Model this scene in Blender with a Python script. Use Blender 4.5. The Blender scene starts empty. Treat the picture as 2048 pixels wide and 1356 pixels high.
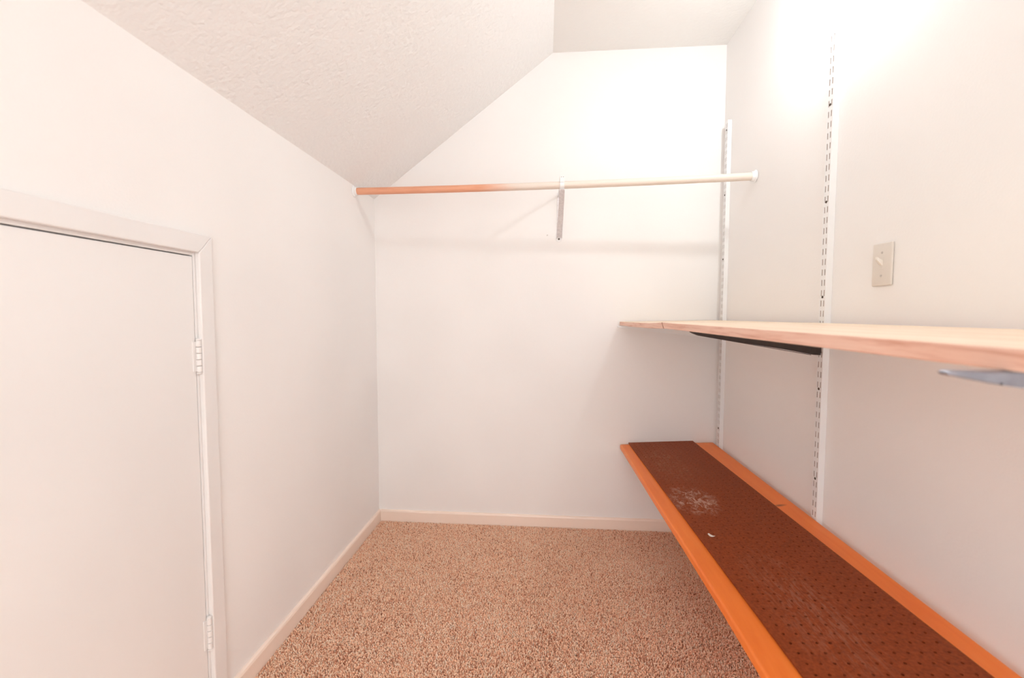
import bpy, bmesh, math, random
import numpy as np
from mathutils import Vector, Matrix

random.seed(7)
scene = bpy.context.scene
COL = scene.collection

# ------------------------------------------------------------------ camera
cam_data = bpy.data.cameras.new('camera')
cam_data.sensor_width = 36.0
cam_data.lens = 858.54 / 2048 * 36.0
cam_data.clip_start = 0.02
cam_data.dof.use_dof = True
cam_data.dof.focus_distance = 1.95
cam_data.dof.aperture_fstop = 3.6
cam = bpy.data.objects.new('camera', cam_data)
COL.objects.link(cam)
scene.camera = cam
YAW, PITCH, ROLL = 0.0778, -0.0549, 0.0008
fw = Vector((-math.sin(YAW) * math.cos(PITCH), math.cos(YAW) * math.cos(PITCH), math.sin(PITCH)))
rt = Vector((math.cos(YAW), math.sin(YAW), 0))
up = rt.cross(fw)
r2 = math.cos(ROLL) * rt + math.sin(ROLL) * up
u2 = -math.sin(ROLL) * rt + math.cos(ROLL) * up
m3 = Matrix((r2, u2, -fw)).transposed()
cam.matrix_world = Matrix.Translation((0.9062, 0.0, 1.1222)) @ m3.to_4x4()

# ------------------------------------------------------------------ world, exposure
world = bpy.data.worlds.new('world')
scene.world = world
world.use_nodes = True
world.node_tree.nodes['Background'].inputs[0].default_value = (0.96, 1.0, 1.0, 1)
world.node_tree.nodes['Background'].inputs[1].default_value = 2.05
scene.view_settings.view_transform = 'Standard'
scene.view_settings.look = 'None'
scene.view_settings.gamma = 1.0
scene.view_settings.use_curve_mapping = False
scene.view_settings.exposure = 0.98
scene.cycles.use_adaptive_sampling = True
scene.cycles.adaptive_threshold = 0.04
scene.cycles.adaptive_min_samples = 12
scene.cycles.max_bounces = 6
scene.cycles.diffuse_bounces = 6
scene.cycles.glossy_bounces = 3
BULB_STRENGTH = 385.0
BULB_COLOR = (0.925, 0.99, 1.0)

# ------------------------------------------------------------------ room numbers (metres)
D = 2.2427      # back wall
W = 1.7813      # right wall
HK = 1.735      # knee height of the left wall
XB = 0.9368     # where slope meets flat ceiling
H = 2.44
Y0 = -1.05      # wall behind the camera
FZ = -0.010     # floor under the carpet pile

# ------------------------------------------------------------------ materials
def new_mat(name):
    m = bpy.data.materials.new(name)
    m.use_nodes = True
    nt = m.node_tree
    return m, nt, nt.nodes['Principled BSDF']

def matte(nt):
    """swap the glossy shader for a plain diffuse one (flat paint, carpet yarn)"""
    nt.nodes.remove(nt.nodes['Principled BSDF'])
    d = nt.nodes.new('ShaderNodeBsdfDiffuse')
    nt.links.new(d.outputs[0], nt.nodes['Material Output'].inputs['Surface'])
    return d

def node(nt, kind, **kw):
    n = nt.nodes.new(kind)
    for k, v in kw.items():
        if k in n.inputs.keys():
            n.inputs[k].default_value = v
        else:
            setattr(n, k, v)
    return n

def coords(nt, scale=(1, 1, 1), kind='Object'):
    tc = node(nt, 'ShaderNodeTexCoord')
    mp = node(nt, 'ShaderNodeMapping')
    mp.inputs['Scale'].default_value = scale
    nt.links.new(tc.outputs[kind], mp.inputs['Vector'])
    return mp.outputs['Vector']

def ramp(nt, fac, stops):
    r = node(nt, 'ShaderNodeValToRGB')
    els = r.color_ramp.elements
    while len(els) < len(stops):
        els.new(0.5)
    for e, (p, c) in zip(els, stops):
        e.position = p
        e.color = (*c, 1) if len(c) == 3 else c
    nt.links.new(fac, r.inputs['Fac'])
    return r.outputs['Color']

def bump(nt, bsdf, height, strength, dist):
    b = node(nt, 'ShaderNodeBump')
    b.inputs['Strength'].default_value = strength
    b.inputs['Distance'].default_value = dist
    nt.links.new(height, b.inputs['Height'])
    nt.links.new(b.outputs['Normal'], bsdf.inputs['Normal'])
    return b

def paint(name, color, rough=0.55, var=0.012, bump_scale=170, bump_strength=0.12, bump_dist=0.0015, flat=False):
    m, nt, b = new_mat(name)
    if flat: b = matte(nt)
    v = coords(nt)
    n1 = node(nt, 'ShaderNodeTexNoise', Scale=3.0, Detail=0.0)
    nt.links.new(v, n1.inputs['Vector'])
    lo = tuple(max(0, c - var) for c in color)
    hi = tuple(min(1, c + var) for c in color)
    nt.links.new(ramp(nt, n1.outputs['Fac'], [(0.3, lo), (0.7, hi)]), b.inputs['Color' if flat else 'Base Color'])
    if not flat: b.inputs['Roughness'].default_value = rough
    if bump_strength > 0:
        n2 = node(nt, 'ShaderNodeTexNoise', Scale=bump_scale, Detail=1.0)
        nt.links.new(v, n2.inputs['Vector'])
        bump(nt, b, n2.outputs['Fac'], bump_strength, bump_dist)
    return m

M = {}
M['wall'] = paint('wall_paint', (0.892, 0.869, 0.857), 0.6, flat=True)
M['trim'] = paint('trim_paint', (0.83, 0.805, 0.795), 0.38, bump_scale=60, bump_strength=0.08)
M['base'] = paint('baseboard_paint', (0.94, 0.79, 0.69), 0.35, bump_scale=60, bump_strength=0.05)
M['door'] = paint('door_paint', (0.845, 0.825, 0.815), 0.45, bump_scale=90, bump_strength=0.08)
M['white_metal'] = paint('white_enamel', (0.88, 0.875, 0.875), 0.32, bump_strength=0.0)
M['hinge_paint'] = paint('painted_hinge', (0.82, 0.79, 0.775), 0.45, bump_scale=120, bump_strength=0.25)
M['plastic'] = paint('ivory_plastic', (0.74, 0.68, 0.62), 0.35, bump_strength=0.0)
M['toggle'] = paint('cream_plastic', (0.84, 0.79, 0.73), 0.3, bump_strength=0.0)

# knocked-down drywall texture of the ceilings
def ceiling_mat(name, color, strength):
    m, nt, b = new_mat(name)
    v = coords(nt)
    b = matte(nt)
    b.inputs['Color'].default_value = (*color, 1)
    n1 = node(nt, 'ShaderNodeTexNoise', Scale=75.0, Detail=1.0, Roughness=0.55)
    n2 = node(nt, 'ShaderNodeTexVoronoi', Scale=55.0)
    nt.links.new(v, n1.inputs['Vector'])
    nt.links.new(v, n2.inputs['Vector'])
    mx = node(nt, 'ShaderNodeMath', operation='MULTIPLY_ADD')
    nt.links.new(n2.outputs['Distance'], mx.inputs[0])
    mx.inputs[1].default_value = -0.5
    nt.links.new(n1.outputs['Fac'], mx.inputs[2])
    bump(nt, b, mx.outputs[0], strength, 0.006)
    return m
M['slope'] = ceiling_mat('textured_slope', (0.86, 0.845, 0.838), 0.45)
M['ceil'] = ceiling_mat('textured_ceiling', (0.83, 0.81, 0.79), 0.18)

# carpet: pile tufts coloured one by one, flecked backing below
def carpet_mat(name, island):
    m, nt, b = new_mat(name)
    b = matte(nt)
    stops = [(0.0, (0.46, 0.20, 0.125)), (0.18, (0.82, 0.44, 0.29)), (0.45, (0.98, 0.61, 0.42)),
             (0.8, (0.98, 0.72, 0.54)), (1.0, (0.98, 0.80, 0.66))]
    if island:
        g = node(nt, 'ShaderNodeNewGeometry')
        # random yarn colour, drifting slightly over the floor as worn and brushed areas do
        n = node(nt, 'ShaderNodeTexNoise', Scale=5.0, Detail=2.0)
        nt.links.new(coords(nt), n.inputs['Vector'])
        dr = node(nt, 'ShaderNodeMath', operation='MULTIPLY_ADD')
        nt.links.new(n.outputs['Fac'], dr.inputs[0]); dr.inputs[1].default_value = 0.35
        nt.links.new(g.outputs['Random Per Island'], dr.inputs[2])
        sb = node(nt, 'ShaderNodeMath', operation='SUBTRACT', use_clamp=True)
        nt.links.new(dr.outputs[0], sb.inputs[0]); sb.inputs[1].default_value = 0.16
        fac = sb.outputs[0]
    else:
        v = coords(nt)
        n = node(nt, 'ShaderNodeTexNoise', Scale=220.0, Detail=3.0, Roughness=0.7)
        nt.links.new(v, n.inputs['Vector'])
        mr = node(nt, 'ShaderNodeMapRange')
        mr.inputs['From Min'].default_value = 0.3
        mr.inputs['From Max'].default_value = 0.7
        nt.links.new(n.outputs['Fac'], mr.inputs['Value'])
        fac = mr.outputs[0]
        bump(nt, b, n.outputs['Fac'], 0.6, 0.008)
    nt.links.new(ramp(nt, fac, stops), b.inputs['Color'])
    return m
M['pile'] = carpet_mat('carpet_pile', True)
M['carpet_back'] = carpet_mat('carpet_backing', False)

def wood(name, dark, mid, light, scale=(26, 1.6, 26), rough=0.5, contrast=(0.32, 0.5, 0.68), knots=True):
    m, nt, b = new_mat(name)
    v = coords(nt, scale)
    n = node(nt, 'ShaderNodeTexNoise', Scale=2.2, Detail=5.0, Roughness=0.6, Distortion=0.6)
    nt.links.new(v, n.inputs['Vector'])
    c = ramp(nt, n.outputs['Fac'], [(contrast[0], dark), (contrast[1], mid), (contrast[2], light)])
    nt.links.new(c, b.inputs['Base Color'])
    b.inputs['Roughness'].default_value = rough
    bump(nt, b, n.outputs['Fac'], 0.1, 0.001)
    return m, nt, b, c
M['pine'] = wood('pale_pine', (0.84, 0.60, 0.43), (0.91, 0.73, 0.56), (0.93, 0.79, 0.63))[0]
M['pine_edge'] = wood('pine_red_edge', (0.66, 0.32, 0.22), (0.84, 0.53, 0.41), (0.88, 0.60, 0.48), scale=(30, 3.0, 60))[0]

# orange shellacked board with pale worn spots along its front edge
m, nt, b, c = wood('orange_board_finish', (0.90, 0.20, 0.026), (0.95, 0.235, 0.034), (0.97, 0.26, 0.042), scale=(14, 1.2, 14), rough=0.42)
g = node(nt, 'ShaderNodeTexCoord')
sp = node(nt, 'ShaderNodeSeparateXYZ')
nt.links.new(g.outputs['Object'], sp.inputs[0])
edge = node(nt, 'ShaderNodeMapRange')
edge.inputs['From Min'].default_value = 0.010
edge.inputs['From Max'].default_value = 0.002
nt.links.new(sp.outputs['X'], edge.inputs['Value'])
wn = node(nt, 'ShaderNodeTexNoise', Scale=3.0, Detail=6.0, Roughness=0.7)
nt.links.new(coords(nt, (60, 5, 60)), wn.inputs['Vector'])
wr = node(nt, 'ShaderNodeMapRange')
wr.inputs['From Min'].default_value = 0.42
wr.inputs['From Max'].default_value = 0.66
nt.links.new(wn.outputs['Fac'], wr.inputs['Value'])
mu = node(nt, 'ShaderNodeMath', operation='MULTIPLY')
nt.links.new(edge.outputs[0], mu.inputs[0])
nt.links.new(wr.outputs[0], mu.inputs[1])
mix = node(nt, 'ShaderNodeMix', data_type='RGBA')
nt.links.new(mu.outputs[0], mix.inputs['Factor'])
nt.links.new(c, mix.inputs['A'])
mix.inputs['B'].default_value = (0.88, 0.42, 0.20, 1)
# dark crack beside the pegboard
mp = node(nt, 'ShaderNodeMapping'); mp.vector_type = 'TEXTURE'
mp.inputs['Location'].default_value = (0.412, -0.743, 0.02)
mp.inputs['Scale'].default_value = (0.030, 0.010, 1)
mp.inputs['Rotation'].default_value = (0, 0, 0.25)
nt.links.new(g.outputs['Object'], mp.inputs['Vector'])
gr = node(nt, 'ShaderNodeTexGradient', gradient_type='SPHERICAL')
nt.links.new(mp.outputs[0], gr.inputs[0])
kf = node(nt, 'ShaderNodeMath', operation='MULTIPLY')
nt.links.new(gr.outputs['Fac'], kf.inputs[0]); nt.links.new(wr.outputs[0], kf.inputs[1])
mix2 = node(nt, 'ShaderNodeMix', data_type='RGBA')
nt.links.new(gr.outputs['Fac'], mix2.inputs['Factor'])
nt.links.new(mix.outputs['Result'], mix2.inputs['A'])
mix2.inputs['B'].default_value = (0.22, 0.05, 0.012, 1)
nt.links.new(mix2.outputs['Result'], b.inputs['Base Color'])
M['orange'] = m

# brown hardboard with fine mottling, a pale scuffed patch and thin scratches
m, nt, b = new_mat('brown_hardboard')
v = coords(nt)
n = node(nt, 'ShaderNodeTexNoise', Scale=150.0, Detail=4.0, Roughness=0.65)
nt.links.new(v, n.inputs['Vector'])
c = ramp(nt, n.outputs['Fac'], [(0.3, (0.19, 0.036, 0.008)), (0.55, (0.285, 0.057, 0.014)), (0.75, (0.35, 0.080, 0.022))])
b.inputs['Roughness'].default_value = 0.6
b.inputs['Specular IOR Level'].default_value = 0.22
def scuff(center, radius, lo, hi, scale, detail_scale):
    mp = node(nt, 'ShaderNodeMapping')
    tc = node(nt, 'ShaderNodeTexCoord')
    mp.vector_type = 'TEXTURE'
    mp.inputs['Location'].default_value = center
    mp.inputs['Scale'].default_value = radius
    nt.links.new(tc.outputs['Object'], mp.inputs['Vector'])
    gr = node(nt, 'ShaderNodeTexGradient', gradient_type='SPHERICAL')
    nt.links.new(mp.outputs[0], gr.inputs[0])
    nn = node(nt, 'ShaderNodeTexNoise', Scale=detail_scale, Detail=8.0, Roughness=0.75, Distortion=1.2)
    nt.links.new(coords(nt, scale), nn.inputs['Vector'])
    cr = node(nt, 'ShaderNodeMapRange')
    cr.inputs['From Min'].default_value = 0.46
    cr.inputs['From Max'].default_value = 0.62
    nt.links.new(nn.outputs['Fac'], cr.inputs['Value'])
    mm = node(nt, 'ShaderNodeMath', operation='MULTIPLY')
    nt.links.new(gr.outputs['Fac'], mm.inputs[0])
    nt.links.new(cr.outputs[0], mm.inputs[1])
    mr = node(nt, 'ShaderNodeMapRange')
    mr.inputs['From Min'].default_value = lo
    mr.inputs['From Max'].default_value = hi
    nt.links.new(mm.outputs[0], mr.inputs['Value'])
    return mr.outputs[0]
def blend(fac, a, col, amount):
    ml = node(nt, 'ShaderNodeMath', operation='MULTIPLY')
    nt.links.new(fac, ml.inputs[0]); ml.inputs[1].default_value = amount
    mx = node(nt, 'ShaderNodeMix', data_type='RGBA')
    nt.links.new(ml.outputs[0], mx.inputs['Factor'])
    nt.links.new(a, mx.inputs['A'])
    mx.inputs['B'].default_value = (*col, 1)
    return mx.outputs['Result']
# object space: x from the front edge, y from the far end (negative towards the room)
c = blend(scuff((0.075, -0.70, 0), (0.10, 0.15, 1), 0.06, 0.50, (30, 16, 30), 1.6), c, (0.66, 0.44, 0.35), 0.7)
c = blend(scuff((0.12, -1.26, 0), (0.12, 0.34, 1), 0.08, 0.60, (60, 9, 60), 1.8), c, (0.45, 0.24, 0.17), 0.28)
c = blend(scuff((0.10, -0.30, 0), (0.22, 0.55, 1), 0.25, 0.9, (70, 34, 70), 1.6), c, (0.5, 0.30, 0.18), 0.4)
nt.links.new(c, b.inputs['Base Color'])
bump(nt, b, n.outputs['Fac'], 0.2, 0.001)
M['peg'] = m

# wooden pole: reddish wood, its overexposed end painted in as a cream blend
m, nt, b = new_mat('glare_blend_pole')
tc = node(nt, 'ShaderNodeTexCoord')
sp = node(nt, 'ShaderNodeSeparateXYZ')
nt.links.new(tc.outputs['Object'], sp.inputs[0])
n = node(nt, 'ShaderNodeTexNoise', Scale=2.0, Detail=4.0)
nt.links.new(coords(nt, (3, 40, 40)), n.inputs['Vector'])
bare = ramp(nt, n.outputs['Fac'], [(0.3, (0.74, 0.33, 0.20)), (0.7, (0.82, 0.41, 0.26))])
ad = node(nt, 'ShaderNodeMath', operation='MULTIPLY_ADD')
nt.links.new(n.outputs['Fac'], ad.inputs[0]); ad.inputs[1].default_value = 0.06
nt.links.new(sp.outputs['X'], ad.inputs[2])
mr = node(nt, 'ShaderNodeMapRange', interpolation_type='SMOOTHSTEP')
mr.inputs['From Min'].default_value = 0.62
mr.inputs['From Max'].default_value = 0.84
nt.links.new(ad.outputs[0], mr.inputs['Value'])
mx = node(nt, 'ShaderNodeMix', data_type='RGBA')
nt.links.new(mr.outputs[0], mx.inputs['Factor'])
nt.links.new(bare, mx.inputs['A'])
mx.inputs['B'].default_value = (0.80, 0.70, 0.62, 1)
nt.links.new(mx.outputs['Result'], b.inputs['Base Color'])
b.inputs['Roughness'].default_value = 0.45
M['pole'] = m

def plain(name, color, rough, metal=0.0):
    m, nt, b = new_mat(name)
    n = node(nt, 'ShaderNodeTexNoise', Scale=90.0, Detail=2.0)
    nt.links.new(coords(nt), n.inputs['Vector'])
    lo = tuple(c * 0.9 for c in color); hi = tuple(min(1, c * 1.08) for c in color)
    nt.links.new(ramp(nt, n.outputs['Fac'], [(0.3, lo), (0.7, hi)]), b.inputs['Base Color'])
    b.inputs['Roughness'].default_value = rough
    b.inputs['Metallic'].default_value = metal
    return m
M['dark_metal'] = plain('dark_brown_steel', (0.050, 0.034, 0.028), 0.45, 0.2)
M['grey_metal'] = plain('zinc_steel', (0.30, 0.31, 0.36), 0.35, 0.85)
M['slot_shade'] = plain('slot_shade_steel', (0.48, 0.38, 0.34), 0.6, 0.3)  # dark tone stands for the shade inside the slots
M['screw'] = plain('screw_steel', (0.10, 0.075, 0.06), 0.4, 0.6)
M['pale_screw'] = plain('pale_screw', (0.55, 0.50, 0.46), 0.4, 0.3)
M['gap'] = plain('shadow_gap_wood', (0.35, 0.2, 0.14), 0.8)
M['end_grain'] = plain('joint_shade_end_grain', (0.30, 0.13, 0.08), 0.8)  # darkened to paint the shade inside the open board joint
M['brace'] = plain('galvanised_white', (0.84, 0.81, 0.82), 0.4, 0.0)
M['flake'] = plain('paint_flake', (0.88, 0.84, 0.80), 0.6)

m, nt, b = new_mat('glowing_bulb')
b.inputs['Base Color'].default_value = (1, 1, 1, 1)
b.inputs['Emission Color'].default_value = (*BULB_COLOR, 1)
b.inputs['Emission Strength'].default_value = BULB_STRENGTH
M['bulb'] = m

# ------------------------------------------------------------------ mesh helpers
def box(bm, a, b):
    x0, y0, z0 = a; x1, y1, z1 = b
    vs = [bm.verts.new(p) for p in ((x0, y0, z0), (x1, y0, z0), (x1, y1, z0), (x0, y1, z0),
                                    (x0, y0, z1), (x1, y0, z1), (x1, y1, z1), (x0, y1, z1))]
    for f in ((0, 3, 2, 1), (4, 5, 6, 7), (0, 1, 5, 4), (1, 2, 6, 5), (2, 3, 7, 6), (3, 0, 4, 7)):
        bm.faces.new([vs[i] for i in f])

def prism(bm, pts, a, b, axis):
    """polygon pts (2D) extruded from a to b along axis (0 x, 1 y, 2 z)"""
    def mk(p, t):
        if axis == 0: return (t, p[0], p[1])
        if axis == 1: return (p[0], t, p[1])
        return (p[0], p[1], t)
    lo = [bm.verts.new(mk(p, a)) for p in pts]
    hi = [bm.verts.new(mk(p, b)) for p in pts]
    bm.faces.new(lo); bm.faces.new(hi[::-1])
    for i in range(len(pts)):
        j = (i + 1) % len(pts)
        bm.faces.new((lo[i], hi[i], hi[j], lo[j]))

def tube(bm, path, r, seg=20, caps=True):
    path = [Vector(p) for p in path]
    radii = r if isinstance(r, (list, tuple)) else [r] * len(path)
    rings = []
    for i, p in enumerate(path):
        t = (path[min(i + 1, len(path) - 1)] - path[max(i - 1, 0)]).normalized()
        ref = Vector((0, 0, 1)) if abs(t.z) < 0.9 else Vector((1, 0, 0))
        a = t.cross(ref).normalized(); b2 = t.cross(a).normalized()
        rings.append([bm.verts.new(p + radii[i] * (math.cos(2 * math.pi * k / seg) * a + math.sin(2 * math.pi * k / seg) * b2)) for k in range(seg)])
    for r0, r1 in zip(rings, rings[1:]):
        for k in range(seg):
            bm.faces.new((r0[k], r0[(k + 1) % seg], r1[(k + 1) % seg], r1[k]))
    if caps:
        bm.faces.new(rings[0][::-1]); bm.faces.new(rings[-1])

def lathe(bm, origin, axis, prof, seg=28):
    """prof: list of (distance along axis, radius)"""
    o = Vector(origin); ax = Vector(axis).normalized()
    tube(bm, [o + ax * d for d, _ in prof], [max(r, 1e-5) for _, r in prof], seg)

def bevel(bm, w, seg=2, angle=0.5):
    bmesh.ops.recalc_face_normals(bm, faces=bm.faces)
    es = [e for e in bm.edges if len(e.link_faces) == 2 and e.calc_face_angle(0) > angle]
    bmesh.ops.bevel(bm, geom=es, offset=w, segments=seg, affect='EDGES', profile=0.5, clamp_overlap=True)

def obj(name, bm, mat, parent=None, smooth=False, loc=None):
    bmesh.ops.recalc_face_normals(bm, faces=bm.faces)
    if loc is not None:
        bmesh.ops.translate(bm, verts=bm.verts, vec=-Vector(loc))
    me = bpy.data.meshes.new(name)
    bm.to_mesh(me); bm.free()
    me.materials.append(M[mat] if isinstance(mat, str) else mat)
    if smooth:
        for p in me.polygons: p.use_smooth = True
        try: me.set_sharp_from_angle(angle=math.radians(38))
        except Exception: pass
    o = bpy.data.objects.new(name, me)
    COL.objects.link(o)
    if loc is not None: o.location = loc
    if parent is not None:
        o.parent = parent
        o.matrix_parent_inverse = Matrix.Identity(4)
        o.location = Vector(o.location) - Vector(parent.location)
    return o

def thing(name, loc, label, cat, group=None):
    o = bpy.data.objects.new(name, None)
    o.empty_display_size = 0.05
    COL.objects.link(o); o.location = loc
    o['label'] = label; o['category'] = cat
    if group: o['group'] = group
    return o

def tag(o, label, cat, group=None):
    o['label'] = label; o['category'] = cat
    if group: o['group'] = group
    return o

def struct(o, label, cat):
    o['kind'] = 'structure'; o['label'] = label; o['category'] = cat
    return o

def part(name, build, mat, root, smooth=False, bev=0, bseg=2):
    """world-space geometry under a thing whose Empty sits at root.location"""
    bm = bmesh.new(); build(bm)
    if bev: bevel(bm, bev, bseg)
    return obj(name, bm, mat, root, smooth, loc=tuple(root.location) if root else None)

def nest(o, holder):
    """make a part a sub-part of another part of the same thing"""
    o.parent = holder; o.location = (0, 0, 0)

# ------------------------------------------------------------------ room shell
T = 0.10
bm = bmesh.new(); box(bm, (-T, Y0 - T, FZ - T), (W + T, D + T, FZ))
struct(obj('floor', bm, 'carpet_back'), 'pinkish brown flecked carpet floor of the closet', 'floor')

DOOR = dict(y0=0.395, y1=1.0454, z0=0.03, z1=1.2726)     # leaf
OP = dict(y0=0.377, y1=1.060, z1=1.287)                   # rough opening, filled by the jambs
bm = bmesh.new()
box(bm, (-0.06, OP['y1'], FZ), (0, D, HK + 0.0))
box(bm, (-0.06, OP['y0'], OP['z1']), (0, OP['y1'], HK))
box(bm, (-0.06, Y0, FZ), (0, OP['y0'], HK))
box(bm, (-0.16, Y0, FZ), (-0.06, D, HK))
struct(obj('wall_left', bm, 'wall'), 'low white knee wall on the left with the access door', 'wall')

bm = bmesh.new()
prism(bm, [(-0.16, FZ - T), (W + T, FZ - T), (W + T, H + T), (XB - 0.07, H + T), (-0.16, HK + 0.02)], D, D + T, 1)
struct(obj('wall_back', bm, 'wall'), 'white back wall with angled top under the slope', 'wall')

bm = bmesh.new(); box(bm, (W, Y0 - T, FZ - T), (W + T, D, H + T))
struct(obj('wall_right', bm, 'wall'), 'tall white right wall carrying the shelf standards', 'wall')

# wall behind the camera; its unseen doorway is placed and widened for fill light
bm = bmesh.new()
box(bm, (-0.16, Y0 - T, FZ), (0.50, Y0, H + T))
box(bm, (1.68, Y0 - T, FZ), (W, Y0, H + T))
box(bm, (0.50, Y0 - T, 2.03), (1.68, Y0, H + T))
struct(obj('wall_front', bm, 'wall'), 'white wall behind the viewer with an unseen doorway shaped for fill light', 'wall')

bm = bmesh.new(); box(bm, (XB, Y0, H), (W, D, H + T))
struct(obj('ceiling', bm, 'ceil'), 'narrow flat white ceiling above the back right corner', 'ceiling')
bm = bmesh.new()
sl = Vector((XB, H - HK)).normalized(); nn = Vector((-sl.y, sl.x)) * T
prism(bm, [(0, HK), (XB, H), (XB, H + T), (XB + nn.x, H + T), (-0.16, HK + 0.06), (-0.16, HK)], Y0, D, 1)
struct(obj('ceiling', bm, 'slope'), 'sloping textured white ceiling above the left wall', 'ceiling')

# baseboards
def base_profile(flip=1):
    return [(0, FZ), (0.012, FZ), (0.012, 0.050), (0.0095, 0.0565), (0.004, 0.0594), (0, 0.0594)]
CAS_Y1 = 1.0985
bm = bmesh.new()
prism(bm, base_profile(), CAS_Y1, D, 1)
struct(obj('baseboard_left', bm, 'base'), 'low cream baseboard along the left wall', 'baseboard')
bm = bmesh.new()
prism(bm, [(D - x, z) for x, z in base_profile()], 0.0125, W, 0)
struct(obj('baseboard_back', bm, 'base'), 'low cream baseboard along the back wall', 'baseboard')
bm = bmesh.new()
prism(bm, [(W - x, z) for x, z in base_profile()], Y0, D - 0.0125, 1)
struct(obj('baseboard_right', bm, 'base'), 'low cream baseboard along the right wall', 'baseboard')

# ------------------------------------------------------------------ access door in the knee wall
door = bpy.data.objects.new('door_1', None); COL.objects.link(door)
door.location = (0, 0.72, 0)
struct(door, 'short flat white access door with plain casing in the left wall', 'door')
part('door_leaf', lambda b: box(b, (-0.034, DOOR['y0'], DOOR['z0']), (0.000, DOOR['y1'], DOOR['z1'])), 'door', door, bev=0.0015)
# jambs
JY = 1.0475
part('jamb', lambda b: box(b, (-0.06, JY, FZ), (0.0005, OP['y1'], OP['z1'])), 'trim', door, bev=0.001)
part('jamb', lambda b: box(b, (-0.06, OP['y0'], FZ), (0.0005, 0.392, OP['z1'])), 'trim', door, bev=0.001)
part('jamb', lambda b: box(b, (-0.06, 0.392, 1.2756), (0.0005, JY, OP['z1'])), 'trim', door, bev=0.001)
part('door_stop', lambda b: box(b, (-0.058, 0.393, DOOR['z0']), (-0.036, JY - 0.001, 1.2755)), 'gap', door)
# casing with mitred corners
CI, CO, CZI, CZO = 1.0535, CAS_Y1, 1.2835, 1.3312
CL0, CL1 = 0.335, 0.384
ct = 0.013
def casing_right(b): prism(b, [(CI, FZ), (CO, FZ), (CO, CZO), (CI, CZI)], 0.0, ct, 0)
def casing_left(b): prism(b, [(CL0, FZ), (CL1, FZ), (CL1, CZI), (CL0, CZO)], 0.0, ct, 0)
def casing_top(b): prism(b, [(CL1 + .0004, CZI), (CI - .0004, CZI), (CO - .0004, CZO), (CL0 + .0004, CZO)], 0.0, ct + 0.0006, 0)
for fn in (casing_right, casing_left, casing_top):
    part('casing_board', fn, 'trim', door, bev=0.003, bseg=3)
# two painted butt hinges
for hz0, hz1 in ((0.9735, 1.0560), (0.2220, 0.3060)):
    hy, hx, hr = 1.0475, 0.0065, 0.0062
    leafm = part('hinge', lambda b: (box(b, (-0.0005, 1.0345, hz0 + .002), (0.0022, 1.0462, hz1 - .002)),
                                     box(b, (-0.0005, 1.0488, hz0 + .002), (0.0026, 1.0530, hz1 - .002))), 'hinge_paint', door, bev=0.0006)
    n = 5; step = (hz1 - hz0) / n
    for k in range(n):
        bm = bmesh.new()
        lathe(bm, (hx, hy, hz0 + k * step + .0006), (0, 0, 1), [(0, hr * .85), (.001, hr), (step - .0022, hr), (step - .0012, hr * .85)], 16)
        o = obj('knuckle', bm, 'hinge_paint', leafm, True, loc=tuple(door.location))
        o.location = (0, 0, 0)
    for zz, sg in ((hz1, 1), (hz0, -1)):
        bm = bmesh.new()
        lathe(bm, (hx, hy, zz), (0, 0, sg), [(-.001, .004), (0, .004), (.0008, .0066), (.0035, .0066), (.0055, .004), (.0062, .0005)], 16)
        o = obj('hinge_pin', bm, 'hinge_paint', leafm, True, loc=tuple(door.location))
        o.location = (0, 0, 0)

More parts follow.
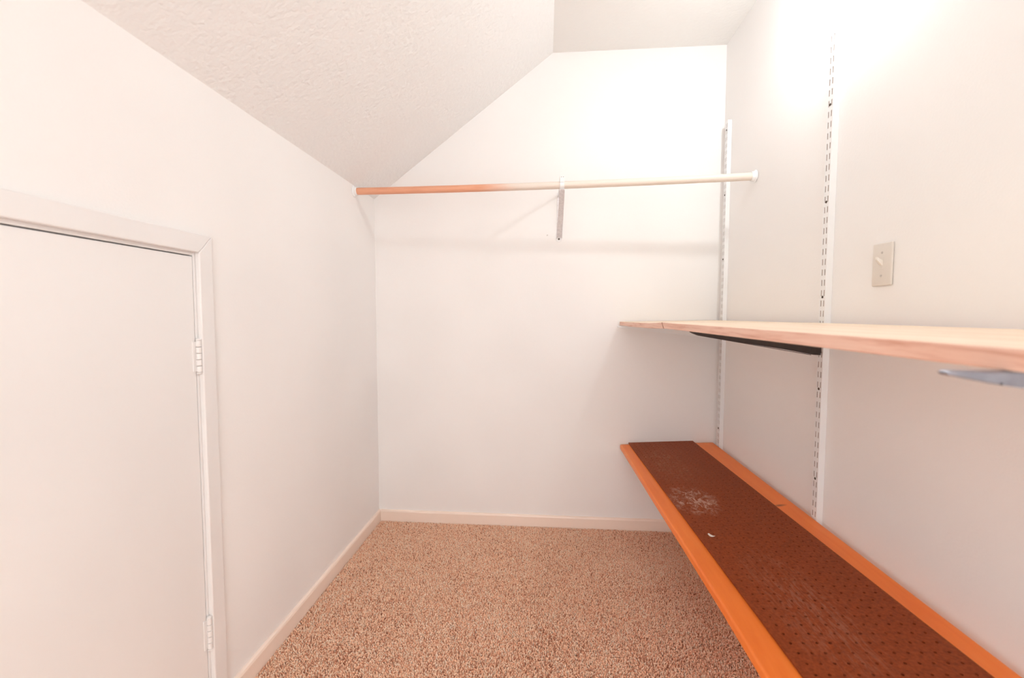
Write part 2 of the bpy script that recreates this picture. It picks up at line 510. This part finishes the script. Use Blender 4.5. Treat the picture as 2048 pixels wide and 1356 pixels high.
# ------------------------------------------------------------------ carpet pile
def carpet():
    rng = np.random.default_rng(3)
    s = 0.0041
    xs = np.arange(0.014, W - 0.014, s); ys = np.arange(1.00, D - 0.014, s)
    gx, gy = np.meshgrid(xs, ys); n = gx.size
    cx = gx.ravel() + rng.uniform(-.0018, .0018, n); cy = gy.ravel() + rng.uniform(-.0026, .0026, n)
    cx = np.clip(cx, 0.0145, W - .0145); cy = np.clip(cy, 1.0, D - .0145)
    h = rng.uniform(0.0095, 0.0130, n); r = rng.uniform(0.0016, 0.0027, n)
    lx = rng.normal(0, .0026, n); ly = rng.normal(0, .0026, n)
    a0 = rng.uniform(0, 2 * np.pi, n)
    K = 4
    V = np.zeros((n, 2 * K + 1, 3))
    for k in range(K):
        a = a0 + 2 * np.pi * k / K
        V[:, k, 0] = cx + .8 * r * np.cos(a); V[:, k, 1] = cy + .8 * r * np.sin(a); V[:, k, 2] = FZ - .001
        a = a + .7
        V[:, K + k, 0] = cx + .75 * lx + r * np.cos(a); V[:, K + k, 1] = cy + .75 * ly + r * np.sin(a); V[:, K + k, 2] = FZ + .72 * h
    V[:, 2 * K, 0] = cx + lx; V[:, 2 * K, 1] = cy + ly; V[:, 2 * K, 2] = FZ + h
    V[:, :, 0] = np.clip(V[:, :, 0], .0126, W - .0126); V[:, :, 1] = np.minimum(V[:, :, 1], D - .0126)
    base = (np.arange(n) * (2 * K + 1))[:, None]
    quads = np.array([[k, (k + 1) % K, K + (k + 1) % K, K + k] for k in range(K)]).ravel()
    tris = np.array([[K + k, K + (k + 1) % K, 2 * K] for k in range(K)]).ravel()
    loops = np.concatenate([base + quads[None, :], base + tris[None, :]], axis=1).ravel().astype(np.int32)
    tot1 = np.array([4] * K + [3] * K, dtype=np.int32)
    tot = np.tile(tot1, n)
    start = np.concatenate([[0], np.cumsum(tot)[:-1]]).astype(np.int32)
    me = bpy.data.meshes.new('carpet_pile')
    me.vertices.add(n * (2 * K + 1)); me.vertices.foreach_set('co', V.ravel().astype(np.float32))
    me.loops.add(len(loops)); me.loops.foreach_set('vertex_index', loops)
    me.polygons.add(len(tot)); me.polygons.foreach_set('loop_start', start)
    me.polygons.foreach_set('use_smooth', np.ones(len(tot), dtype=bool))
    me.update(calc_edges=True); me.validate()
    me.materials.append(M['pile'])
    o = bpy.data.objects.new('carpet_pile', me); COL.objects.link(o)
    tag(o, 'short flecked pinkish brown carpet pile covering the closet floor', 'carpet')
    o['kind'] = 'stuff'
carpet()

# ------------------------------------------------------------------ slotted shelf standards on the right wall
ST_T, ST_W = 0.019, 0.027
def standard(y_near, z0, z1, screws, label):
    root = thing('shelf_standard', (W, y_near + ST_W / 2, z0), label, 'shelf standard', 'white slotted standards on the right wall')
    bm = bmesh.new()
    x0, x1, th = W - ST_T, W - 0.0003, 0.0010
    y0, y1 = y_near, y_near + ST_W
    box(bm, (x0, y0, z0), (x1, y0 + th, z1))                 # near side
    box(bm, (x0, y1 - th, z0), (x1, y1, z1))                 # far side
    # slotted face, in strips: solid columns and rungs between slots
    sy = [y0 + th, y0 + .0045, y0 + .0095, y1 - .0095, y1 - .0045, y1 - th]
    for a, b2 in ((0, 1), (2, 3), (4, 5)):
        box(bm, (x0, sy[a], z0), (x0 + th, sy[b2], z1))
    pitch, slot = 0.0318, 0.0185
    z = z0; first = True
    zz = [z0]
    k = z1 - 0.012
    rungs = []
    top = z1
    while k - slot > z0 + .005:
        rungs.append((k, top)); top = k - slot; k -= pitch
    rungs.append((z0, top))
    for a, b2 in rungs:
        box(bm, (x0, sy[1], a), (x0 + th, sy[2], b2))
        box(bm, (x0, sy[3], a), (x0 + th, sy[4], b2))
    chan = obj('channel', bm, 'white_metal', root, loc=tuple(root.location))
    part('slot_shade_strip', lambda b: box(b, (x0 + .0014, y0 + th + .0001, z0 + .001), (x0 + .0024, y1 - th - .0001, z1 - .001)), 'slot_shade', root)  # strip added behind the face, slot shade put into its colour
    for sz in screws:
        bm = bmesh.new()
        lathe(bm, (x0 + .0004, (y0 + y1) / 2, sz), (-1, 0, 0), [(0, .0042), (.0010, .0042), (.0022, .0026), (.0026, .0004)], 12)
        nest(obj('screw', bm, 'screw', root, True, loc=tuple(root.location)), chan)
    return root
standard(1.394, 0.36, 2.040, (1.760, 1.470, 1.180, 0.893, 0.606), 'white slotted shelf standard in the middle of the right wall under the glow')
standard(2.158, 0.36, 2.048, (2.005, 1.700, 1.394, 1.092, 0.566), 'white slotted shelf standard at the corner beside the back wall')
standard(0.374, 0.36, 2.040, (1.760, 1.180, 0.606), 'nearest white slotted shelf standard, behind the root of the silver tipped bracket')

# ------------------------------------------------------------------ shelf brackets
def bracket(yc, tip_x, ztop, label, mat, tip_h, root_h, tw):
    root = thing('shelf_bracket', (W - ST_T, yc, ztop - root_h), label, 'bracket', 'metal brackets under the pine shelf')
    xr = W - ST_T - 0.0005
    L = xr - tip_x
    prof = [(xr, ztop - .004), (xr, ztop - root_h), (xr - .02, ztop - root_h + .001)]
    for t in (0.25, 0.5, 0.75, 0.93):
        prof.append((xr - L * t, ztop - root_h + (root_h - tip_h) * t))
    prof += [(tip_x + .012, ztop - tip_h * .9), (tip_x + .003, ztop - tip_h * .62), (tip_x, ztop - tip_h * .25), (tip_x + .004, ztop)]
    prof += [(xr - .040, ztop), (xr - .037, ztop - .004)]
    part('blade', lambda b: prism(b, prof, yc - tw / 2, yc + tw / 2, 1), mat, root, bev=0.0012)
    part('hook_plate', lambda b: (box(b, (xr - .034, yc - tw / 2 - .0016, ztop - root_h + .006), (xr + .0002, yc + tw / 2 + .0016, ztop - .006)),), mat, root, bev=0.0008)
    # lip folded outwards along the lower edge
    def lip(b):
        prism(b, [(xr - .03, ztop - root_h + .0022), (xr - .03, ztop - root_h + .0002), (xr - L * .92, ztop - tip_h - (root_h - tip_h) * .08 - .0002), (xr - L * .92, ztop - tip_h - (root_h - tip_h) * .08 + .0018)], yc - tw / 2 - .0022, yc - tw / 2 + .0005, 1)
    part('folded_lip', lip, mat, root)
    return root
SH_B = 1.0795
bracket(1.4075, 1.362, SH_B - 0.0005, 'dark brown metal bracket under the joint of the pine shelf boards', 'dark_metal', 0.016, 0.080, 0.009)
bracket(2.171, 1.262, 1.0705, 'white metal bracket at the far end of the pine shelf near the corner', 'white_metal', 0.010, 0.062, 0.008)
bracket(0.386, 1.238, 1.0765, 'grey metal bracket with shiny tip poking out at the right picture edge', 'grey_metal', 0.006, 0.070, 0.010)

# ------------------------------------------------------------------ pine shelf boards
def board(name, ys, zfront, zback, xf, xb, thick, mat, bev, origin, edge=None, slant=(0.0, 0.0)):
    """plank along y; per-station front and back heights of the top face, xf may vary per station"""
    bm = bmesh.new()
    rows = []
    for i, y in enumerate(ys):
        f = xf[i] if isinstance(xf, (list, tuple)) else xf
        b = xb[i] if isinstance(xb, (list, tuple)) else xb
        zf, zb = zfront[i], zback[i]
        rows.append([bm.verts.new(p) for p in ((f, y, zf), (b, y, zb), (b, y, zb - thick), (f, y, zf - thick))])
    for row, dy in ((rows[0], slant[0]), (rows[-1], slant[1])):
        row[2].co.y += dy; row[3].co.y += dy
    bm.faces.new(rows[0]); bm.faces.new(rows[-1][::-1])
    for r0, r1 in zip(rows, rows[1:]):
        for k in range(4):
            bm.faces.new((r0[k], r1[k], r1[(k + 1) % 4], r0[(k + 1) % 4]))
    bevel(bm, bev, 3, angle=0.9)
    o = obj(name, bm, mat, None, False, loc=origin)
    if edge:
        o.data.materials.append(M[edge]); o.data.materials.append(M['end_grain'])
        for p in o.data.polygons:
            if p.normal.x < -0.7: p.material_index = 1
            elif p.normal.y < -0.5: p.material_index = 2
    return o

XS = W - ST_T - 0.004
o = board('pine_shelf_board', [0.08, 0.2, 0.37, 0.67, 1.2, 1.4355], [1.0955, 1.0957, 1.0960, 1.0974, 1.0992, 1.0995],
          [1.0955, 1.0960, 1.0965, 1.0975, 1.0995, 1.1000], 1.285, XS, 0.0190, 'pine', 0.0018, (1.285, 0.4, 1.08), 'pine_edge', (0, -0.024))
tag(o, 'long pale pine shelf board running towards the viewer along the right wall', 'shelf board', 'pine boards of the middle shelf')
o = board('pine_shelf_board', [1.4440, 1.50, 1.58, 1.68, 1.80, 1.95, 2.10, D - 0.006], [1.0994, 1.0972, 1.0954, 1.0940, 1.0928, 1.0920, 1.0915, 1.0912],
          [1.1000, 1.0995, 1.0992, 1.0990, 1.0990, 1.0990, 1.0990, 1.0990], 1.285, XS, 0.0195, 'pine', 0.0018, (1.285, 1.8, 1.08), 'pine_edge', (-0.024, 0))
tag(o, 'short sagging pine shelf board between the dark bracket and the back wall', 'shelf board', 'pine boards of the middle shelf')

# ------------------------------------------------------------------ low orange board with pegboard on it
def zfro(y): return 0.4552
def zbak(y): return 0.4775
OX0 = 1.2945
ys = [0.08, 0.3, 0.79, 1.0, 1.3, 1.6, 1.9, 2.10, 2.16, D - 0.012]
xfl = [1.3270, 1.3240, 1.3175, 1.3170, 1.3120, 1.3050, 1.3000, 1.2965, 1.2958, 1.2945]
o = board('orange_shelf_board', ys, [zfro(y) for y in ys], [zbak(y) for y in ys], xfl, XS + 0.0025, 0.024, 'orange', 0.005, (OX0, D, 0.4552))
tag(o, 'low orange varnished shelf board along the right wall with worn front edge', 'shelf board')

def pegboard():
    # hole grid in local space: x from the front edge, y negative towards the viewer
    pitch, hr, th = 0.0254, 0.0030, 0.0048
    width = 0.3265
    cols, rows = 12, 82
    mx = (width - cols * pitch) / 2
    my = 0.012
    bm = bmesh.new()
    cache = {}
    def v(x, y, z=th):
        k = (round(x, 5), round(y, 5), round(z, 5))
        if k not in cache: cache[k] = bm.verts.new(k)
        return cache[k]
    def cell(x, y):
        h = pitch / 2
        ring_o = [(-h, -h), (0, -h), (h, -h), (h, 0), (h, h), (0, h), (-h, h), (-h, 0)]
        ang = [math.radians(225 + 45 * i) for i in range(8)]
        O = [v(x + a, y + b) for a, b in ring_o]
        I = [v(x + hr * math.cos(a), y + hr * math.sin(a)) for a in ang]
        B = [v(x + hr * math.cos(a), y + hr * math.sin(a), 0.0006) for a in ang]
        for i in range(8):
            j = (i + 1) % 8
            bm.faces.new((O[i], O[j], I[j], I[i]))
            bm.faces.new((I[i], I[j], B[j], B[i]))
    ys_ = [-(my + pitch * (r + .5)) for r in range(rows)]
    for r in range(rows):
        for c_ in range(cols):
            cell(mx + pitch * (c_ + .5), ys_[r])
    # margins
    x0, x1 = mx, mx + cols * pitch
    yt, yb = -my, -(my + rows * pitch)
    half = pitch / 2
    ny = rows * 2; nx = cols * 2
    for i in range(ny):
        a, b = yt - i * half, yt - (i + 1) * half
        bm.faces.new((v(0, a), v(x0, a), v(x0, b), v(0, b)))
        bm.faces.new((v(x1, a), v(width, a), v(width, b), v(x1, b)))
    for i in range(nx):
        a, b = x0 + i * half, x0 + (i + 1) * half
        bm.faces.new((v(a, 0), v(b, 0), v(b, yt), v(a, yt)))
    bm.faces.new((v(0, 0), v(x0, 0), v(x0, yt), v(0, yt)))
    bm.faces.new((v(x1, 0), v(width, 0), v(width, yt), v(x1, yt)))
    # rim
    def side(p, q):
        bm.faces.new((v(*p), v(*q), v(q[0], q[1], 0.0), v(p[0], p[1], 0.0)))
    side((0, 0), (x0, 0)); side((x1, 0), (width, 0))
    for i in range(nx): side((x0 + i * half, 0), (x0 + (i + 1) * half, 0))
    side((0, 0), (0, yt)); side((width, 0), (width, yt))
    for i in range(ny):
        side((0, yt - i * half), (0, yt - (i + 1) * half)); side((width, yt - i * half), (width, yt - (i + 1) * half))
    bm.faces.new((v(0, 0, 0), v(width, 0, 0), v(width, yb, 0), v(0, yb, 0)))
    o = obj('pegboard_panel', bm, 'peg')
    tilt = math.atan2(zbak(0) - zfro(0), XS + .0025 - 1.2945)
    ex = Vector((math.cos(tilt), 0, math.sin(tilt)))
    rot = 0.0275
    ey = Vector((-rot, 1, -rot * math.tan(tilt))).normalized()
    ez = ex.cross(ey).normalized(); ex = ey.cross(ez)
    zz = 0.4552 + math.tan(tilt) * (1.3385 - 1.2945) + 0.0012
    o.matrix_world = Matrix.Translation((1.3385, D - 0.006, zz)) @ Matrix((ex, ey, ez)).transposed().to_4x4()
    tag(o, 'scuffed dark brown pegboard strip lying on the low orange shelf', 'pegboard')
    return o
peg = pegboard()

# curled paint flake on the pegboard
bm = bmesh.new()
P = peg.matrix_world
cols_ = []
for i in range(6):
    t = i / 5
    w_ = 0.004 * (0.45 + math.sin(math.pi * (0.15 + .7 * t)))
    z_ = 0.0052 + 0.0035 * (2 * t - 1) ** 2
    yy = -0.945 - 0.016 * t; xx = 0.031 + 0.012 * t
    cols_.append([bm.verts.new(P @ Vector((xx + s_ * w_ * .7, yy + s_ * w_ * .7, z_ + dz))) for s_, dz in ((-1, 0.0012), (1, 0.0), (1, 0.0008), (-1, 0.002))])
for a, b_ in zip(cols_, cols_[1:]):
    for k in range(4): bm.faces.new((a[k], a[(k + 1) % 4], b_[(k + 1) % 4], b_[k]))
bm.faces.new(cols_[0]); bm.faces.new(cols_[-1][::-1])
tag(obj('paint_flake', bm, 'flake', None, True), 'tiny curled white flake lying near the front edge of the pegboard', 'paint flake')

# ------------------------------------------------------------------ clothes rod
RL = Vector((0.0, 2.0014, 1.7072)); RR = Vector((W, 1.909, 1.7055))
def rodp(t):
    p = RL.lerp(RR, t); p.z -= 0.007 * (1 - (2 * t - 1) ** 2); return p
rod = thing('closet_rod', (0, 2.0, 1.69), 'round wooden closet rod spanning from left wall to right wall', 'closet rod')
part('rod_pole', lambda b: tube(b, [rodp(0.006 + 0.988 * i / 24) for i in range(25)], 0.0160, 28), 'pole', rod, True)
for base, d in ((RL, 1), (RR, -1)):
    ax = (RR - RL).normalized() * d
    part('end_socket', lambda b: lathe(b, base, ax, [(0.0004, .0255), (.003, .0260), (.0045, .0245), (.006, .0205), (.016, .0195), (.018, .0185), (.018, .0164)], 32), 'white_metal', rod, True)

# ------------------------------------------------------------------ centre rod bracket on the back wall
BX = 0.9765
rb = thing('rod_bracket', (BX, D, 1.50), 'white metal bracket on the back wall holding up the rod mid-span', 'rod bracket')
ry = rodp(BX / W).y; rz = rodp(BX / W).z
hw = 0.0105
AZ = rz + 0.036
part('wall_plate', lambda b: box(b, (BX - .0105 - .004, D - .003, 1.513), (BX + .004, D - .0002, AZ + .012)), 'brace', rb, bev=0.001)
part('support_arm', lambda b: (box(b, (BX - hw, ry - .018, AZ - .001), (BX + hw, D - .003, AZ + .0015)),
                               box(b, (BX - hw, ry - .018, AZ - .012), (BX - hw + .0018, D - .003, AZ))), 'white_metal', rb, bev=0.0006)
def hook(b):
    pts = []
    ro, ri = .0190, .0166
    a_list = [math.radians(a) for a in range(100, 305, 12)]       # over the front of the rod (towards the viewer) and under it
    outer = [(ry + ro * math.cos(a), rz + ro * math.sin(a)) for a in a_list]
    inner = [(ry + ri * math.cos(a), rz + ri * math.sin(a)) for a in a_list]
    prism(b, outer + inner[::-1], BX - hw + .001, BX + hw - .001, 0)
part('rod_hook', hook, 'white_metal', rb)
part('hook_neck', lambda b: box(b, (BX - hw + .001, ry - .0200, rz + .008), (BX + hw - .001, ry - .0176, AZ + .001)), 'white_metal', rb)
# folded diagonal brace from under the hook back to the wall
A = Vector((BX, ry - .012, rz - .019)); B_ = Vector((BX - .002, D - .004, 1.522))
dr = (B_ - A).normalized(); nrm = Vector((0, dr.z, -dr.y)).normalized()
if nrm.y > 0: nrm = -nrm
def brace(b):
    for (a0, a1, d0, d1) in ((-.0115, .0115, 0, .002), (-.0115, -.0098, 0, .008), (.0098, .0115, 0, .008), (-.002, .003, -.001, .003)):
        vs = []
        for pnt, kx in ((A, 1.0), (B_, 1.22)):
            for sx, dd in ((a0, d0), (a1, d0), (a1, d1), (a0, d1)):
                vs.append(b.verts.new(pnt + Vector((sx * kx, 0, 0)) + nrm * dd))
        for f in ((0, 1, 2, 3), (4, 7, 6, 5), (0, 4, 5, 1), (1, 5, 6, 2), (2, 6, 7, 3), (3, 7, 4, 0)):
            b.faces.new([vs[i] for i in f])
part('diagonal_brace', brace, 'brace', rb)
foot = part('foot_tab', lambda b: lathe(b, (BX - .005, D - .0003, 1.5135), (0, -1, 0), [(0, .0150), (.0022, .0150), (.003, .0140)], 24), 'white_metal', rb, True)
nest(part('screw', lambda b: lathe(b, (BX - .004, D - .003, 1.5135), (0, -1, 0), [(0, .0046), (.0015, .0042), (.003, .002), (.0032, .0003)], 14), 'screw', rb, True), foot)
for dx in (-.004, .005):
    part('screw', lambda b: lathe(b, (BX + dx, ry - .0195, AZ - .006), (0, -1, 0), [(0, .0022), (.001, .002), (.0016, .0004)], 12), 'pale_screw', rb, True)

# bare nail left in the back wall beside the bracket
bm = bmesh.new()
lathe(bm, (0.9117, D, 1.5329), (0.25, -1, 0.1), [(0, .0011), (.007, .0011), (.0072, .0028), (.0082, .0028), (.0086, .0006)], 12)
tag(obj('nail', bm, 'pale_screw', None, True), 'small nail in the back wall just left of the rod bracket foot', 'nail')

# ------------------------------------------------------------------ light switch
sw = thing('light_switch', (W, 1.196, 1.255), 'ivory toggle light switch on the right wall above the pine shelf', 'light switch')
plate = part('cover_plate', lambda b: box(b, (W - .0062, 1.162, 1.2000), (W - .0002, 1.227, 1.3105)), 'plastic', sw, bev=0.0028, bseg=3, smooth=True)
def tog(b):
    c0 = Vector((W - .006, 1.1945, 1.258)); c1 = Vector((W - .020, 1.1945, 1.2705))
    vs = []
    for cc, hy_, hz_ in ((c0, .0045, .0075), (c1, .0036, .0042)):
        for sy_, sz_ in ((-1, -1), (1, -1), (1, 1), (-1, 1)):
            vs.append(b.verts.new(cc + Vector((0, sy_ * hy_, sz_ * hz_))))
    for f in ((0, 3, 2, 1), (4, 5, 6, 7), (0, 1, 5, 4), (1, 2, 6, 5), (2, 3, 7, 6), (3, 0, 4, 7)):
        b.faces.new([vs[i] for i in f])
part('toggle_collar', lambda b: box(b, (W - .0072, 1.1890, 1.2430), (W - .0058, 1.2000, 1.2680)), 'plastic', sw, bev=0.0005)
part('toggle', tog, 'toggle', sw, bev=0.0012, smooth=True)
for sz in (1.2255, 1.2855):
    nest(part('screw', lambda b: lathe(b, (W - .0060, 1.1945, sz), (-1, 0, 0), [(0, .0034), (.0008, .0032), (.0014, .0018), (.0015, .0004)], 14), 'pale_screw', sw, True), plate)

# ------------------------------------------------------------------ lamp on the right wall, just above the picture
LX, LY, LZ = 1.68, 1.345, 2.125
lamp = thing('wall_lamp', (W, LY, LZ), 'bare bulb wall lamp glowing high on the right wall above the middle standard', 'lamp')
part('wall_canopy', lambda b: lathe(b, (W - .0003, LY, LZ + .135), (-1, 0, 0), [(0, .052), (.006, .052), (.016, .040), (.022, .018), (.024, .002)], 32), 'white_metal', lamp, True)
part('lamp_arm', lambda b: tube(b, [(W - .020, LY, LZ + .135), (W - .055, LY, LZ + .138), (W - .085, LY, LZ + .128), (LX, LY, LZ + .105), (LX, LY, LZ + .085)], .007, 14), 'white_metal', lamp, True)
part('lamp_socket', lambda b: lathe(b, (LX, LY, LZ + .092), (0, 0, -1), [(0, .010), (.004, .020), (.040, .021), (.044, .018)], 24), 'white_metal', lamp, True)
part('bulb', lambda b: lathe(b, (LX, LY, LZ + .050), (0, 0, -1), [(0, .007), (.030, .0075), (.034, .0105), (.040, .0135), (.047, .0145), (.054, .0128), (.059, .0085), (.0622, .004), (.063, .0006)], 28), 'bulb', lamp, True)
part('added_reflector', lambda b: lathe(b, (LX + .026, LY, LZ), (-1, 0, 0), [(0, .001), (.0005, .010), (.003, .018), (.007, .023), (.0080, .0235), (.0080, .0228), (.0045, .0175), (.0020, .010), (.0015, .001)], 32), 'white_metal', lamp, True)  # added dish that keeps direct bulb light off the near wall
part('added_reflector_stem', lambda b: tube(b, [(LX + .0255, LY, LZ), (LX + .032, LY, LZ + .03), (LX + .026, LY, LZ + .070), (LX + .018, LY, LZ + .080)], .0025, 10), 'white_metal', lamp, True)  # stem carrying the added dish
